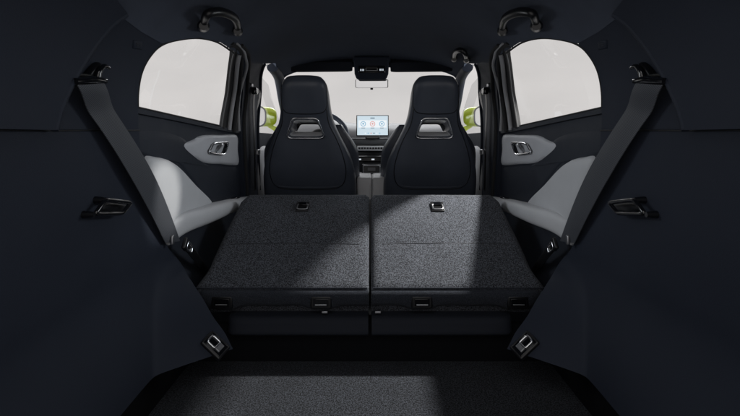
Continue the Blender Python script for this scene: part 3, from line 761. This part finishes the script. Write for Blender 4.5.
def overhead():
    D = 2.80; z = lambda y: CZ + (HOR - y) / F * D; x = lambda p: (p - 370) / F * D
    t = empty('overhead_console', (x(371.5), D, z(57)), 'dark overhead console with lit buttons between the sun visors', 'overhead console')
    ring = [(353.5, 56), (389.5, 56), (388.5, 74), (386.5, 79.5), (356.5, 79.5), (354.5, 74)]
    prism('housing', [Vector((x(a), D, z(b))) for a, b in ring], (0, .16, .035), M['trim'], t, .012, 4)
    p = box('button_panel', Vector((x(371.8), D - .002, z(69.3))), (.165, .008, .045), M['gloss'], t, None, .006)
    box('display_slot', Vector((x(371.6), D - .006, z(67.8))), (.07, .003, .014), M['black'], p, None, .001)
    for a, b in ((360.3, 361.1), (361.9, 362.5), (363.2, 364.0)): box('lit_mark', Vector((x((a + b) / 2), D - .0065, z(70))), (x(b) - x(a), .002, .012), M['led'], p, None, 0)
    for a, b in ((379.6, 380.6), (381.2, 381.9), (382.6, 383.4)): box('lit_mark', Vector((x((a + b) / 2), D - .0065, z(69.8))), (x(b) - x(a), .002, .012), M['led'], p, None, 0)
    for a in (366, 377.3): box('divider', Vector((x(a), D - .0065, z(69.6))), (.003, .002, .016), M['satin'], p, None, 0)
    box('divider', Vector((x(371.6), D - .0065, z(70.6))), (.07, .002, .0025), M['satin'], p, None, 0)
    return t
def inner_mirror():
    D = 2.90; z = lambda y: CZ + (HOR - y) / F * D; x = lambda p: (p - 370) / F * D
    t = empty('rear_view_mirror', (x(371.5), D, z(80)), 'bright rear-view mirror hanging under the overhead console', 'mirror')
    ring = [Vector((a, D, b)) for a, b in catmull2([(x(355.2), z(87.8)), (x(388.2), z(87.8)), (x(388.2), z(79)), (x(355.2), z(79))], .12, 5)]
    c = sum(ring, Vector()) / len(ring); rot = Matrix.Rotation(math.radians(-3), 3, 'Z') @ Matrix.Rotation(math.radians(3.3), 3, 'X')
    prism('casing', [c + rot @ (p - c) for p in ring], rot @ Vector((0, .03, 0)), M['gloss'], t, .006, 3)
    bm = bmesh.new(); bm.faces.new([bm.verts.new(c + rot @ ((p - c) * .955 + Vector((0, -.0025, 0)))) for p in ring]); link('glass', bm, M['mirror'], t, smooth=False)
    tube('stem', [c + Vector((0, .03, .02)), c + Vector((0, .05, .09))], .014, M['black'], t)
    box('sensor_knob', c + Vector((0, .004, -.034)), (.018, .014, .012), M['black'], t, None, .003)
    return t
def grab_handle(s, pts, label, r=.0125, lift=.016):
    b0, b1 = hit3(*pts[0], s, 0), hit3(*pts[-1], s, 0)
    t = empty('grab_handle', tuple(b0), label, 'grab handle', 'roof grab handles')
    C = resample(catmull([Vector((*q, 0)) for q in pts], 10), 41); path = []
    for i, q in enumerate(C):
        u = i / 40; path.append(hit3(q.x, q.y, s, .012 + lift * sstep(min(u, 1 - u) / .25)))
    tube('grip', path, [r * (.9 + .3 * math.sin(math.pi * i / 40)) for i in range(41)], M['black'], t, seg=14)
    for q in (pts[0], pts[-1]):
        a, b = hit3(*q, s, -.004), hit3(*q, s, .022)
        tube('foot', [a, a.lerp(b, .6), b], [r * 1.7, r * 1.6, r * 1.1], M['black'], t, seg=16)
    return t
def windscreen():
    pts = [Vector((-.60, 2.97, 1.075)), Vector((-.55, 2.97, 1.115)), Vector((-.45, 2.97, 1.145)), Vector((-.3, 2.965, 1.155)), Vector((0, 2.96, 1.17)), Vector((.3, 2.965, 1.155)), Vector((.45, 2.97, 1.145)), Vector((.55, 2.97, 1.115)), Vector((.60, 2.97, 1.075))]
    low = [Vector((-.66, 3.80, .72)), Vector((-.33, 3.86, .73)), Vector((0, 3.88, .735)), Vector((.33, 3.86, .73)), Vector((.66, 3.80, .72))]
    a, b = resample(catmull(pts, 6), 25), resample(catmull(low, 6), 25)
    bm = bmesh.new(); grid_bm(bm, [[p.lerp(q, k / 8) + Vector((0, 0, .03 * math.sin(math.pi * k / 8))) for p, q in zip(a, b)] for k in range(9)])
    t = empty('windscreen', (0, 3.8, .72), 'clear windscreen showing a pale overcast sky', 'windscreen')
    link('glass_pane', bm, M['glass'], t)
    tube('header_seal', [p + Vector((0, .02, -.002)) for p in a], .016, M['lining'], t)
    return t

def tailgate():
    t = empty('tailgate', (0, .66, 1.29), 'raised open tailgate hinged above the boot', 'tailgate')
    def slab(name, x0, x1, u0, u1, m, th):
        g = [[Vector((x0 + (x1 - x0) * i / 4, .66 - .62 * (u0 + (u1 - u0) * j / 4), 1.29 + .86 * (u0 + (u1 - u0) * j / 4))) for j in range(5)] for i in range(5)]
        return thick(name, g, [[p + Vector((0, .015, .04)) * th for p in r] for r in g], m, t)
    slab('frame_header', -.62, .62, 0, .10, M['trim'], 1); slab('lower_panel', -.62, .62, .52, 1, M['trim'], 1)
    for q in (-1, 1): slab('frame_side', q * .48, q * .62, .10, .52, M['trim'], 1)
    slab('window_pane', -.48, .48, .10, .52, M['glass'], .1)
    return t
tailgate()
for s, _ in SIDES:
    side_trim(s); rear_door(s); b_pillar(s); a_pillar(s); front_door(s); side_mirror(s); rear_belt(s); seatback(s); seat_base(s); visor(s)
front_seat(-1, 'facing the steering wheel'); front_seat(1, 'away from the steering wheel')
dashboard(); touchscreen(); console(); wheel(); overhead(); inner_mirror(); windscreen()
grab_handle(-1, [(203.5, 26), (206, 16), (211, 12.5), (222, 12), (233, 16.5), (237, 23), (237.5, 31)], 'black roof grab handle above the rear door on the ' + SN[-1])
grab_handle(1, [(203.5, 26), (206, 16), (211, 12.5), (222, 12), (233, 16.5), (237, 23), (237.5, 31)], 'black roof grab handle above the rear door on the ' + SN[1])
grab_handle(1, [(273.5, 60), (275, 53), (280, 50), (285, 52.5), (286, 59)], 'small black roof grab handle beside the front-passenger sun visor', .011, .015)
